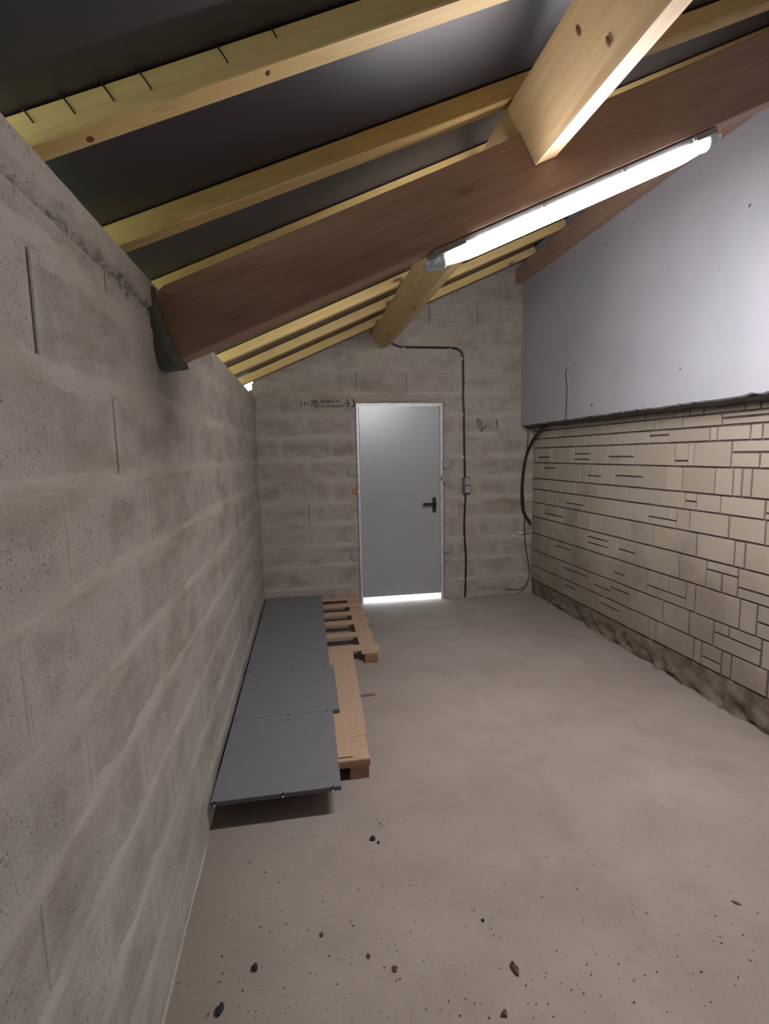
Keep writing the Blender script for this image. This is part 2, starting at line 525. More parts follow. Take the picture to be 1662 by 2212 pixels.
def mortar_field(us, vs, rows, seed, open_fn, clean=9.0):
    """height of the mortar over the block faces; rows: k -> (joint list)"""
    U, V = np.meshgrid(us, vs, indexing='ij')
    k = np.floor((V-BED0)/BED).astype(int)
    fr = (V-BED0)/BED-k
    bed = np.minimum(fr, 1-fr)*BED
    head = np.full_like(U, 9.0)
    opn = np.zeros_like(U)
    for kk in np.unique(k):
        for j in rows.get(int(kk), []):
            d = np.abs(U-j)
            m = (k == kk) & (d < head)
            head[m] = d[m]
            if open_fn(int(kk), j): opn[m & (d < 0.03)] = 1.0
    n1 = fbm(U, V, 7.0, seed); n2 = fbm(U, V, 28.0, seed+9); n3 = fbm(U, V, 2.2, seed+20)
    wb = 0.030+0.030*(n1-0.5)*2+0.02*(n3-0.5)*2
    wb = np.where(V > clean, wb*0.45, wb)
    wh = 0.007+0.022*(n1-0.5)*2
    s = np.clip(1-bed/np.maximum(wb, 0.006), -1, 1)
    sh = np.clip(1-head/np.maximum(wh, 0.004), -1, 1)
    s = np.maximum(s, sh*0.8)
    h = -0.0012+0.0052*s+0.0028*(n2-0.5)
    h = np.where(s < -0.3, -0.006, h)
    h = np.where((head < 0.010) & (opn == 0) & (n3 > 0.33), np.maximum(h, 0.0014), h)
    h = np.where((V > clean) & (bed < 0.012) & (n3 < 0.60), -0.006, h)
    h = np.where((opn > 0) & (bed > 0.022), -0.02, h)
    return U, V, h

# left wall -------------------------------------------------------
WT = 2.037                                  # wall top
us = np.concatenate([np.linspace(Y_BACK, 0.3, 16)[:-1], np.arange(0.3, D-0.012, 0.012), [D-0.009]])
vs = np.concatenate([np.arange(0.0, WT, 0.012), [WT]])
rowsL = {k: head_joints_left(k, Y_BACK, D) for k in range(-1, 10)}
openL = {(7, 1.261), (6, 1.482), (6, 1.987), (8, 0.938), (5, 2.315)}
U, V, H = mortar_field(us, vs, rowsL, 3, lambda k, j: any(k == a and abs(j-b) < 0.03 for a, b in openL))
# the cast ring beam at the top is smooth, with a torn ledge under it
nl = fbm(U, V, 9, 77); led = 1.948+0.05*(fbm(U, V*0, 5, 50)-0.5)+0.03*(nl-0.5)
ring = V > led
H = np.where(ring, 0.010+0.002*(fbm(U, V, 20, 5)-0.5), H)
torn = np.abs(V-led) < 0.028+0.03*(nl-0.5)
H = np.where(torn & (U < 1.62), -0.006+0.040*(fbm(U, V, 48, 8)-0.45), H)
# long trowelled smears further down the wall, running down to the left foot
low = np.clip((1.05-V)/1.0, 0, 1)
H = H+0.004*low*(fbm(U*1.0+V*0.5, V*2.2, 3.0, 91)-0.30)
P = np.stack([H, U, V], -1)
wl = grid_mesh('wall_left', us, vs, P, np.ones((len(us)-1, len(vs)-1), bool), M_MORT)
tag(wl, 'grey concrete block wall on the left, smeared with mortar, grey boards at its foot', kind='structure')
core = box('wall_core', (-0.2, Y_BACK, 0), (-0.024, D+0.02, WT), M_MORT, None, 0); adopt(core, wl)
def to3L(a, z, h): return Vector((h, a, z))
for k in range(0, 10):
    z0, z1 = max(BED0+BED*k, 0.0), min(BED0+BED*(k+1), 1.955 if k == 9 else 9)
    js = [0.30]+[j for j in rowsL[k] if j > 0.36]+[D-0.004]
    for a, b in zip(js, js[1:]):
        g = 0.003
        jt = lambda: random.uniform(-0.002, 0.002)
        poly = [(a+g+jt(), z0+g+jt()), (b-g+jt(), z0+g+jt()), (b-g+jt(), z1-g+jt()), (a+g+jt(), z1-g+jt())]
        slab_piece('block', poly, to3L, -0.03, random.uniform(-0.0012, 0.0012), 0.003, M_BLOCKL, wl)
# bedding pad round the beam end
Wc = [(0.0, 1.598, 2.02), (0.0, 1.600, 1.96), (0.0, 1.612, 1.90), (0.0, 1.630, 1.850), (0.0, 1.650, 1.812), (0.004, 1.675, 1.790)]
Bc = [(0.004, 1.676, 2.028), (0.016, 1.673, 1.96), (0.034, 1.673, 1.905), (0.052, 1.673, 1.862), (0.066, 1.673, 1.826), (0.072, 1.676, 1.806)]
V3 = []; F3 = []
for a, b in zip(Wc, Bc):
    a, b = Vector(a), Vector(b); m_ = (a+b)/2+Vector((0.016, -0.018, 0))
    V3 += [Vector((-0.03, a.y, a.z)), a, (a+m_)/2+Vector((0.004, -0.004, 0)), m_, b, Vector((b.x, 1.755, b.z)), Vector((-0.03, 1.755, a.z))]
for k in range(5):
    for i in range(7):
        F3.append((k*7+i, k*7+(i+1) % 7, (k+1)*7+(i+1) % 7, (k+1)*7+i))
F3.append(tuple(range(7))[::-1]); F3.append(tuple(range(35, 42)))
o = link_mesh('bedding_pad', V3, F3, M_PAD, wl, smooth=True); o['label'] = 'dark grey mortar packed around the end of the roof beam'
# mortar fillet along the foot of the left wall
tube('mortar_fillet', [(0.004, y, 0.004+0.004*math.sin(y*9)) for y in np.linspace(0.3, 1.85, 26)], [0.006+0.004*random.random() for _ in range(26)], M_MORT, wl, 6, 0)

# far wall --------------------------------------------------------
DX0, DX1, DZ = 0.9456, 1.8131, 2.0          # door opening
us = np.unique(np.round(np.concatenate([np.arange(-0.02, DX0-0.006, 0.012), [DX0-0.012], np.arange(DX0, DX1, 0.0241), [DX1+0.012], np.arange(DX1+0.014, 2.84, 0.012)]), 5))
vs = np.unique(np.round(np.concatenate([np.arange(0, 3.45, 0.012), [DZ+0.012]]), 5))
rowsF = {k: head_joints_far(k, 0.0, 2.8) for k in range(-1, 17)}
openF = {(9, 0), (10, 1), (10, 2)}
def open_far(k, j):
    return (k == 10 and j > 0.5 and j < 1.5) or (k == 8 and j < 0.3) or (k == 4 and j < 0.6) or (k == 13)
U, V, H = mortar_field(us, vs, rowsF, 41, open_far, 2.1)
gable = RZ+RH+0.012+RM*U-0.045*np.clip(1-U/0.02, 0, 1)
V2 = np.minimum(V, gable)
# torn edges of the door opening
near = (U > DX0-0.05) & (U < DX1+0.05) & (V < DZ+0.05)
H = np.where(near, H-0.014*fbm(U, V, 22, 66), H)
P = np.stack([U, D-H, V2], -1)
Uc = (U[:-1, :-1]+U[1:, 1:])/2; Vc = (V[:-1, :-1]+V[1:, 1:])/2
rag = 0.022*fbm(Uc, Vc, 26, 12)
hole = (Uc > DX0-rag) & (Uc < DX1+rag) & (Vc < DZ+0.03*fbm(Uc, Vc, 9, 4))
below = V[:-1, :-1] < gable[:-1, :-1]+0.0
wf = grid_mesh('wall_far', us, vs, P, (~hole) & below, M_MORT)
tag(wf, 'grey concrete block gable wall at the far end, holding the metal door', kind='structure')
def to3F(a, z, h): return Vector((a, D-h, z))
for nm, poly in (('wall_core', [(-0.2, 0), (DX0-0.001, 0), (DX0-0.001, roof(DX0)+.075), (0.014, roof(0.03)+0.075), (0.012, 2.15), (-0.2, 2.05)]),
                 ('wall_core', [(DX0-0.001, DZ+0.001), (DX1+0.001, DZ+0.001), (DX1+0.001, roof(DX1)+.075), (DX0-0.001, roof(DX0)+.075)]),
                 ('wall_core', [(DX1+0.001, 0), (3.0, 0), (3.0, roof(3.0)+.07), (DX1+0.001, roof(DX1)+.075)])):
    slab_piece(nm, poly, to3F, -0.2, -0.028, 0.001, M_MORT, wf)
for k in range(0, 17):
    z0, z1 = max(BED0+BED*k, 0.0), BED0+BED*(k+1)
    js = [-0.01]+rowsF[k]+[2.82]
    segs = []
    for a, b in zip(js, js[1:]):
        if k <= 8:
            if a < DX0-0.02 and b > DX0-0.02: segs.append((a, DX0-0.022))
            elif b <= DX0-0.02: segs.append((a, b))
            if b > DX1+0.02 and a < DX1+0.02: segs.append((DX1+0.022, b))
            elif a >= DX1+0.02: segs.append((a, b))
        elif k == 9:
            if a < 0.45: segs.append((a, min(b, 0.45)))
            elif b > 2.29: segs.append((max(a, 2.29), b))
        else: segs.append((a, b))
    for a, b in segs:
        if b-a < 0.03: continue
        g = 0.003
        jt = lambda: random.uniform(-0.002, 0.002)
        poly = [(a+g+jt(), z0+g+jt()), (b-g+jt(), z0+g+jt()), (b-g+jt(), z1-g+jt()), (a+g+jt(), z1-g+jt())]
        poly = clip_poly(poly, RM, -1, RZ+RH+0.004)
        if len(poly) >= 3:
            slab_piece('block', poly, to3F, -0.03, random.uniform(-0.0012, 0.0012), 0.003, M_BLOCK, wf)
# lintel with upside-down maker's print
zl0, zl1 = DZ+0.012, BED0+BED*10
lin = slab_piece('lintel', [(0.455, BED0+BED*9+0.004), (DX0-0.024, BED0+BED*9+0.004), (DX0-0.024, zl1-0.004), (0.455, zl1-0.004)], to3F, -0.03, 0.001, 0.003, M_BLOCK, wf)
slab_piece('lintel', [(DX0-0.02, zl0+0.018), (DX1+0.02, zl0+0.018), (DX1+0.02, zl1-0.004), (DX0-0.02, zl1-0.004)], to3F, -0.03, 0.000, 0.003, M_BLOCK, wf)
slab_piece('lintel', [(DX1+0.024, BED0+BED*9+0.004), (2.285, BED0+BED*9+0.004), (2.285, zl1-0.004), (DX1+0.024, zl1-0.004)], to3F, -0.03, 0.001, 0.003, M_BLOCK, wf)

def lettering(txt, size, x, z, parent, flip=True):
    cu = bpy.data.curves.new('lettering', 'FONT')
    cu.body = txt; cu.size = size; cu.extrude = 0.0006; cu.align_x = 'LEFT'
    tmp = bpy.data.objects.new('lettering_tmp', cu)
    COL.objects.link(tmp)
    me = bpy.data.meshes.new_from_object(tmp.evaluated_get(bpy.context.evaluated_depsgraph_get()))
    bpy.data.objects.remove(tmp)
    o = bpy.data.objects.new('lettering', me)
    me.materials.clear(); me.materials.append(M_INK)
    COL.objects.link(o)
    # wall plane: text x -> -X, text y -> -Z when printed upside down
    s = -1 if flip else 1
    m = Matrix(((s, 0, 0, x), (0, 0, -1, D-0.0042), (0, s, 0, z), (0, 0, 0, 1)))
    o.matrix_world = m
    o.parent = parent
    o.matrix_parent_inverse = Matrix.Translation(parent.location).inverted()
    return o
def arc(x, z, r, a0, a1, th, parent, bar=False):
    V4 = []; F4 = []
    N = 14
    for i in range(N+1):
        a = math.radians(a0+(a1-a0)*i/N)
        for rr in (r-th/2, r+th/2):
            V4.append((x+rr*math.cos(a), D-0.0046, z+rr*math.sin(a)))
    F4 = [(2*i, 2*i+1, 2*i+3, 2*i+2) for i in range(N)]
    if bar:
        b = len(V4)
        V4 += [(x-r*0.1, D-0.0046, z-th/2), (x+r, D-0.0046, z-th/2), (x+r, D-0.0046, z+th/2), (x-r*0.1, D-0.0046, z+th/2)]
        F4.append((b, b+1, b+2, b+3))
    o = link_mesh('lettering', V4, F4, M_INK)
    return adopt(o, parent)
zc = 2.000
arc(0.895, zc, 0.036, -78, 78, 0.008, lin)
arc(0.845, zc, 0.036, -78, 78, 0.008, lin, True)
lettering('W KERVN 163', 0.042, 0.795, zc+0.032, lin)
lettering('NORVEN 08 10 11 07', 0.030, 0.825, zc-0.018, lin)
arc(0.565, zc-0.005, 0.026, 0, 360, 0.005, lin)
lettering('NF', 0.026, 0.58, zc+0.004, lin)
lettering('[ 14 ]', 0.05, 0.535, zc+0.014, lin)
# black pencil figures on the wall
def stroke(name, pts, r, parent):
    return tube(name, [(x, D-0.0035, z) for x, z in pts], r, M_INK, parent, 5, 3)
stroke('pencil_mark', [(2.168, 1.842), (2.182, 1.79), (2.205, 1.735), (2.225, 1.715), (2.222, 1.75), (2.205, 1.80), (2.183, 1.84), (2.168, 1.842)], 0.0035, wf)
stroke('pencil_mark', [(2.222, 1.75), (2.24, 1.742), (2.262, 1.775)], 0.003, wf)
stroke('pencil_mark', [(2.377, 1.835), (2.382, 1.79), (2.392, 1.745)], 0.004, wf)
# round dabs of mortar beside the door frame, chips of dark gap filler
def dab(x, z, r, m=M_PAD):
    bm = bmesh.new()
    bmesh.ops.create_uvsphere(bm, u_segments=14, v_segments=8, radius=1.0)
    for v in bm.verts:
        k = r*(1+0.12*math.sin(5*math.atan2(v.co.z, v.co.x)+z*9))
        v.co = Vector((v.co.x*k, v.co.y*0.012, v.co.z*k*1.1))
    return from_bm('mortar_dab', bm, m, wf, Matrix.Translation((x, D-0.002, z)), True)
M_DAB = plain('smooth_mortar', (0.335, 0.305, 0.268), 0.8, 0.2, bump=40)
for x, z, r in ((DX0-0.055, 1.335, 0.05), (DX0-0.05, 0.50, 0.05), (DX1+0.045, 1.40, 0.055), (DX1+0.02, 1.25, 0.045), (DX1+0.04, 0.53, 0.05)):
    dab(x, z, r, M_DAB)
box('wedge', (0.893, D-0.012, 1.125), (0.945, D+0.02, 1.172), M_ORANGE, wf, 0.002)['label'] = 'small orange wedge beside the door frame'

# door ------------------------------------------------------------
door = empty('door_1', (1.38, D+0.03, 0))
tag(door, 'grey galvanised metal door with black lever handle, daylight under it', kind='structure')
def dpart(name, lo, hi, mat, bev=0.002): return box(name, lo, hi, mat, door, bev)
dpart('door_frame', (DX0, D+0.005, 0.0), (DX0+0.026, D+0.09, DZ-0.022), M_FRAME)
dpart('door_frame', (DX1-0.026, D+0.005, 0.0), (DX1, D+0.09, DZ-0.022), M_FRAME)
dpart('door_frame', (DX0, D+0.005, DZ-0.022), (DX1, D+0.09, DZ), M_FRAME)
leaf = dpart('door_leaf', (DX0+0.028, D+0.018, 0.058), (DX1-0.028, D+0.06, DZ-0.025), M_DOOR, 0.003)
plate = dpart('handle_plate', (1.705, D+0.010, 0.905), (1.742, D+0.019, 1.060), M_BLACK, 0.004)
bm = bm_box(bmesh.new(), (1.595, D-0.045, 0.985), (1.735, D-0.030, 1.010), 0.005)
bm_box(bm, (1.712, D-0.035, 0.986), (1.734, D+0.012, 1.009), 0.004)
lev = from_bm('door_lever', bm, M_BLACK); lev.parent = plate; lev.matrix_parent_inverse = plate.matrix_world.inverted() if False else Matrix.Translation(-Vector((1.7235, D+0.0145, 0.9825)))
bm = bm_box(bmesh.new(), (1.717, D+0.004, 0.918), (1.730, D+0.012, 0.945), 0.003)
cyl = from_bm('lock_cylinder', bm, M_STEEL); cyl.parent = plate; cyl.matrix_parent_inverse = Matrix.Translation(-Vector((1.7235, D+0.0145, 0.9825)))

# right wall: stone tiles below, plaster block above --------------
def frame_px(kind):
    return {'A': (1100, 760, 5.194), 'B': (1400, 840, 6.344), 'C': (1130, 1040, 5.731), 'D': (1400, 1120, 4.809)}[kind]
F_PX = 1045.2974
def wall_pt(u, v, X):
    d = _f + _r2*((u-831)/F_PX) + _u2*((1106-v)/F_PX)
    s = (X-0.4458)/d.x
    return d.y*s, 1.5131+d.z*s
def W(kind, x, y):
    ox, oy, s = frame_px(kind)
    return wall_pt(ox+x/s, oy+y/s, XT)
# course lines as measured on the wall (distance from the camera along it, height)
lines = [
    [('A', 290, 800), ('B', 1662, 20)],
    [('A', 290, 890), ('A', 800, 850), ('B', 960, 340), ('B', 1662, 260)],
    [('A', 320, 978), ('A', 1040, 930), ('B', 860, 515), ('B', 1662, 460)],
    [('A', 280, 1082), ('A', 1090, 1050), ('B', 20, 755), ('B', 1080, 712), ('B', 1662, 690)],
    [('A', 275, 1243), ('A', 1115, 1265), ('B', 1140, 1080), ('B', 1662, 1095)],
    [('A', 280, 1417), ('A', 1000, 1487), ('B', 460, 1415), ('B', 1662, 1515)],
    [('C', 135, 95), ('C', 660, 160), ('C', 1290, 240), ('B', 520, 1660), ('B', 1662, 1810)],
    [('C', 120, 252), ('C', 740, 370), ('C', 1662, 545), ('D', 430, 135), ('D', 1260, 290)],
    [('C', 130, 433), ('C', 850, 607), ('C', 1662, 820), ('D', 500, 405), ('D', 1260, 590)],
    [('C', 120, 635), ('C', 520, 755), ('C', 1190, 970), ('C', 1662, 1130), ('D', 600, 715), ('D', 1260, 930)],
    [('C', 105, 840), ('C', 600, 1025), ('C', 1255, 1285), ('D', 430, 965), ('D', 940, 1155), ('D', 1260, 1275)],
    [('C', 95, 1018), ('C', 500, 1205), ('C', 1085, 1475), ('D', 420, 1210), ('D', 880, 1410), ('D', 1260, 1590)],
    [('C', 100, 1195), ('C', 500, 1400), ('C', 850, 1580), ('D', 350, 1420), ('D', 700, 1590), ('D', 1260, 1880)]]
fits = []
for L in lines:
    q = np.array([W(*p) for p in L])
    fits.append(np.polyfit(q[:, 0], q[:, 1], 1))
def zline(i, y): return float(np.polyval(fits[i], y))
# courses: list of (frame, x of the joint at the left edge of a cell, split spec); a spec is
# (fractions from the top, upper joints, lower joints)
C_ = [
    [('A', 450), ('A', 720), ('A', 930), ('A', 1095), ('A', 1535), ('B', 375), ('B', 585), ('B', 775), ('B', 1350), ('B', 1565)],
    [('A', 485), ('A', 585), ('A', 800), ('A', 1038), ('A', 1425), ('A', 1638), ('B', 172), ('B', 487), ('B', 1025, [.42])],
    [('A', 388), ('A', 535), ('A', 752), ('A', 860), ('A', 1187), ('A', 1250), ('A', 1310), ('A', 1578, [.40]), ('B', 285), ('B', 857), ('B', 960), ('B', 1415), ('B', 1580)],
    [('A', 325, [.62]), ('A', 460), ('A', 490), ('A', 690), ('A', 730, [.43, .74]), ('A', 910), ('A', 1118, [.59], [], [1270]), ('A', 1400), ('A', 1465), ('B', 372, [.77]), ('B', 560), ('B', 640), ('B', 1155, [.44], [], [1550])],
    [('A', 345), ('A', 388, [.30], [], [475]), ('A', 525), ('A', 803), ('A', 880, [.60], [940], []), ('A', 1032), ('A', 1190, [.51]), ('A', 1500), ('B', 245), ('B', 475), ('B', 925), ('B', 1175), ('B', 1295), ('B', 1430)],
    [('C', 295), ('C', 475), ('C', 662), ('C', 935), ('C', 1295), ('B', 82), ('B', 150), ('B', 515, [.50]), ('B', 670), ('B', 1005), ('B', 1615, [.67])],
    [('C', 190), ('C', 375), ('C', 530, [.63], [695], []), ('C', 748), ('C', 815), ('C', 1080), ('C', 1180), ('B', 10, [.62], [270], []), ('B', 395), ('B', 575), ('B', 1115)],
    [('C', 220), ('C', 262, [.60], [420], []), ('C', 492), ('C', 655), ('C', 705), ('C', 860), ('C', 910), ('C', 970), ('C', 1278), ('C', 1335), ('D', 60), ('D', 510), ('D', 905), ('D', 1015)],
    [('C', 240), ('C', 350), ('C', 380), ('C', 465), ('C', 522), ('C', 800, [.31, .60]), ('C', 1052), ('C', 1190, [.50]), ('C', 1385), ('C', 1490), ('D', 330), ('D', 610, [.33], [], [775]), ('D', 940, [.65])],
    [('C', 235), ('C', 400, [.30], [], [425]), ('C', 595), ('C', 925), ('C', 1130, [.60]), ('C', 1265), ('C', 1545, [.62], [1810], [1662]), ('D', 400), ('D', 495), ('D', 960), ('D', 1140, [.53])],
    [('C', 255), ('C', 500, [.33], [], [715]), ('C', 800), ('C', 875, [.57]), ('C', 1085, [.35]), ('C', 1320), ('C', 1395), ('D', 160), ('D', 430), ('D', 685, [.43], [845], []), ('D', 1185)],
    [('C', 255), ('C', 515, [.33], [], [600]), ('C', 645), ('C', 955, [.40]), ('C', 1205), ('D', 15), ('D', 85), ('D', 480), ('D', 560, [.60]), ('D', 770), ('D', 870)],
]
def joint_y(kind, x, i):
    ox, oy, s = frame_px(kind)
    u = ox+x/s
    y = 3.0
    for _ in range(12):                       # find where the vertical at image column u crosses the mid-course line
        zm = (zline(i, y)+zline(i+1, y))/2
        dx = XT-0.4458
        # column u -> plane through the camera: solve for y with z = zm
        nrm = _f*((u-831)/F_PX)-_r2
        y = -(nrm.x*dx+nrm.z*(zm-1.5131))/nrm.y
    return y
wr = link_mesh('wall_right', [(XT+0.006, Y_BACK, 0.20), (XT+0.006, D+0.05, 0.13), (XT+0.006, D+0.05, 1.95), (XT+0.006, Y_BACK, 1.95),
                              (XT+0.3, Y_BACK, 0.20), (XT+0.3, D+0.05, 0.13), (XT+0.3, D+0.05, 1.95), (XT+0.3, Y_BACK, 1.95)],
               [(0, 3, 2, 1), (4, 5, 6, 7), (0, 1, 5, 4), (2, 3, 7, 6), (1, 2, 6, 5), (0, 4, 7, 3)], M_JOINT)
tag(wr, 'right-hand wall faced with beige stone tiles of mixed sizes and dark joints', kind='structure')
def to3R(a, z, h): return Vector((XT+0.006-h, a, z))
def tile(yf, yn, i, f0, f1):
    """one tile between far edge yf and near edge yn, fractions f0..f1 of the course from the top"""
    g = 0.0058
    pts = []
    for y, f in ((yf-g, f0), (yn+g, f0), (yn+g, f1), (yf-g, f1)):
        zt, zb = zline(i, y), zline(i+1, y)
        z = zt+(zb-zt)*f
        z += -0.0062 if f == f0 else 0.0062
        pts.append((y+random.uniform(-.0012, .0012), z+random.uniform(-.001, .001)))
    slab_piece('tile', pts, to3R, -0.004, 0.0095+random.uniform(-.0012, .0016), 0.0016, M_TILE, wr)
for i, cells in enumerate(C_):
    ys = [(D+0.0, None)]
    for c in cells: ys.append((joint_y(c[0], c[1], i), c))
    # past the frame edge: a few plain tiles more
    y = ys[-1][0]
    while y > 1.5:
        y -= random.choice((0.16, 0.22, 0.3, 0.36))
        ys.append((y, None))
    for (ya, c), (yb, _) in zip(ys, ys[1:]):
        if ya-yb < 0.012: continue
        if c is None or len(c) == 2:
            tile(ya, yb, i, 0, 1); continue
        fr = [0]+c[2]+[1]
        for r in range(len(fr)-1):
            sub = []
            if len(c) > 3:
                if r == 0 and c[3]: sub = c[3]
                if r == len(fr)-2 and c[4]: sub = c[4]
            edges = [ya]+[joint_y(c[0], s, i) for s in sub]+[yb]
            for e0, e1 in zip(edges, edges[1:]):
                if e0-e1 > 0.015: tile(e0, e1, i, fr[r], fr[r+1])
# rough dirty plinth under the tiles
us = np.arange(0.9, D+0.02, 0.02); vs = np.linspace(0, 1, 9)
U, V = np.meshgrid(us, vs, indexing='ij')
top = np.polyval(fits[12], U)-0.004
n = fbm(U, V*0.3, 14, 31); n2 = fbm(U, V, 30, 35)
X = XT-0.003+(1-V)*(0.055-0.085*n)-0.014*(n2-0.5)
Z = V*top
P = np.stack([X, U, Z], -1)
pl = grid_mesh('plinth', us, vs, P, np.ones((len(us)-1, len(vs)-1), bool), M_DIRT, wr)
pl['label'] = 'brown dirty plinth under the stone tiles'
# plaster block
def zp(y): return 1.764+0.0
us = np.concatenate([[Y_BACK, 0], np.arange(0.9, D+0.01, 0.02), [D+0.01]])
jz = [zp(y)+0.010*(fbm(np.array([[y]]), np.array([[0.0]]), 9, 61)[0, 0]-0.5)+0.008*random.random()*(random.random() < .3) for y in us]
V5 = []; F5 = []
for y, z in zip(us, jz):
    V5 += [(XT+0.3, y, z-0.004), (XP+0.012, y, z-0.004), (XP, y, z+0.004), (XP, y, 3.45), (XT+0.3, y, 3.45)]
for i in range(len(us)-1):
    for k in range(5):
        a, b = i*5+k, i*5+(k+1) % 5
        F5.append((a, b, b+5, a+5))
F5.append((0, 1, 2, 3, 4)); F5.append(tuple((len(us)-1)*5+k for k in (4, 3, 2, 1, 0)))
wu = link_mesh('wall_right_upper', V5, F5, M_PLASTER)
tag(wu, 'white plastered upper wall overhanging the stone tiles on the right', kind='structure')
# black strip under the overhang, its lower edge ragged
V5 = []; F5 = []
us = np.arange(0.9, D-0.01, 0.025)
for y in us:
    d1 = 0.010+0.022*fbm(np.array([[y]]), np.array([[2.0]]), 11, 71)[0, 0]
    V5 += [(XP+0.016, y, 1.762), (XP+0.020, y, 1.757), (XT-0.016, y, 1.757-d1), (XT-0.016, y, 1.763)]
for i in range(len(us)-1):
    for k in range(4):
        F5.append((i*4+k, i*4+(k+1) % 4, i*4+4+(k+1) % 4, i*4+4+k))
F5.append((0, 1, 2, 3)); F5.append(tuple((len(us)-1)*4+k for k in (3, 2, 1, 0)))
o = link_mesh('soffit_strip', V5, F5, M_BLACK, wu); o['label'] = 'black ragged strip under the overhang'
# a chip of pink render on the lower edge of the plaster
for (y, s) in ((3.42, 0.045), (4.20, 0.012), (2.9, 0.02)):
    bm = bmesh.new(); bmesh.ops.create_icosphere(bm, subdivisions=1, radius=1)
    for v in bm.verts: v.co = Vector((v.co.x*0.008, v.co.y*s, v.co.z*0.012))*random.uniform(.8, 1.2)
    from_bm('render_chip', bm, M_DAB, wu, Matrix.Translation((XP-0.002, y, 1.772)))

# rear wall behind the camera closes the room
tag(link_mesh('wall_rear', [(-0.2, Y_BACK, 0), (3.1, Y_BACK, 0), (3.1, Y_BACK, 3.7), (-0.2, Y_BACK, 2.3)], [(3, 2, 1, 0)], M_MORT),
    'plain block wall behind the camera', kind='structure')

# ceiling membrane: sags a little between rafters
us = np.linspace(-0.55, 3.05, 30); vs = np.arange(Y_BACK-0.1, D+0.35, 0.06)
U, V = np.meshgrid(us, vs, indexing='ij')
Z = RZ+RH+RM*U+0.004+0.006*(fbm(U, V, 1.4, 15)-0.5)+np.where(V > 3.0, 0.0, 0)
P = np.stack([U, V, Z], -1)
cl = grid_mesh('ceiling', us, vs, P, np.ones((len(us)-1, len(vs)-1), bool), M_FELT)
tag(cl, 'black roofing membrane stretched over the sloping rafters', kind='structure')
sk = link_mesh('roof_deck', [(-0.6, Y_BACK-0.1, roof(-.6)+.11), (3.1, Y_BACK-.1, roof(3.1)+.11), (3.1, D+.4, roof(3.1)+.11), (-.6, D+.4, roof(-.6)+.11)], [(0, 1, 2, 3)], M_FELT, None)
tag(sk, kind='structure')

# ------------------------------------------------------------------ roof timbers
def timber(name, x0, x1, y0, y1, z0fn, h, mat, skew=0.0, m=RM, plumb=True):
    """box running up the slope from x0 to x1, its front face at y0, back at y1; local X along its length"""
    a = Vector((x0, y0+skew*x0, z0fn(x0))); b = Vector((x1, y0+skew*x1, z0fn(x1)))
    ex = (b-a).normalized(); L = (b-a).length
    ey = Vector((0, 1, 0)); ey = (ey-ex*ex.dot(ey)).normalized(); ez = ex.cross(ey)
    bm = bm_box(bmesh.new(), (-L/2, 0, 0), (L/2, y1-y0, h*math.cos(math.atan(m))), 0.003)
    c = (a+b)/2
    mt = Matrix(((ex.x, ey.x, ez.x, c.x), (ex.y, ey.y, ez.y, c.y), (ex.z, ey.z, ez.z, c.z), (0, 0, 0, 1)))
    return from_bm(name, bm, mat, None, mt)
RAF = [(1.130, 1.185, 0.050, 0.0, 'yellow pine rafter nearest the camera, iron nail points along its upper edge'),
       (1.590, 1.648, 0.060, 0.0, 'second yellow pine rafter from the camera, in front of the big brown beam'),
       (2.030, 2.085, 0.010, 0.0, 'yellow pine rafter showing as a thin strip just above the big brown beam'),
       (3.400, 3.455, 0.0, 0.0, 'first yellow rafter behind the beam, widest of the far three'),
       (3.880, 3.935, 0.0, 0.0, 'middle one of the three yellow rafters behind the beam'),
       (4.410, 4.465, 0.0, 0.0, 'yellow rafter closest to the far gable wall, above the door')]
raf_objs = []
for (y0, y1, sk_, dz, lab) in RAF:
    o = timber('rafter', -0.42, 2.62, y0, y1, lambda x: RZ+RM*x+dz, RH, M_RAFTER, sk_)
    tag(o, lab, 'rafter', 'pine rafters under the roof')
    raf_objs.append(o)
# nail points that came through along the first rafter
r1 = raf_objs[0]
inv1 = r1.matrix_world.inverted()
for px, py, ln in ((52, 238, .04), (140, 215, .045), (225, 188, .045), (306, 163, .045), (470, 103, .05), (585, 63, .03)):
    d = _f + _r2*((px-831)/F_PX) + _u2*((1106-py)/F_PX)
    # meet the front face of the rafter: y = 1.13 + .05 x
    s = (1.130+0.05*0.4458)/(d.y-0.05*d.x)
    p = Vector((0.4458, 0, 1.5131))+d*s
    q = p+Vector((0.018, -0.002, -0.027))*(ln/.045)
    n_ = tube('nail', [p+Vector((-0.01, -0.004, 0.012)), (p+q)/2+Vector((0, -0.005, 0)), q+Vector((0, -0.003, 0))], 0.0018, M_STEEL, None, 5, 2)
    n_.parent = r1; n_.matrix_parent_inverse = inv1

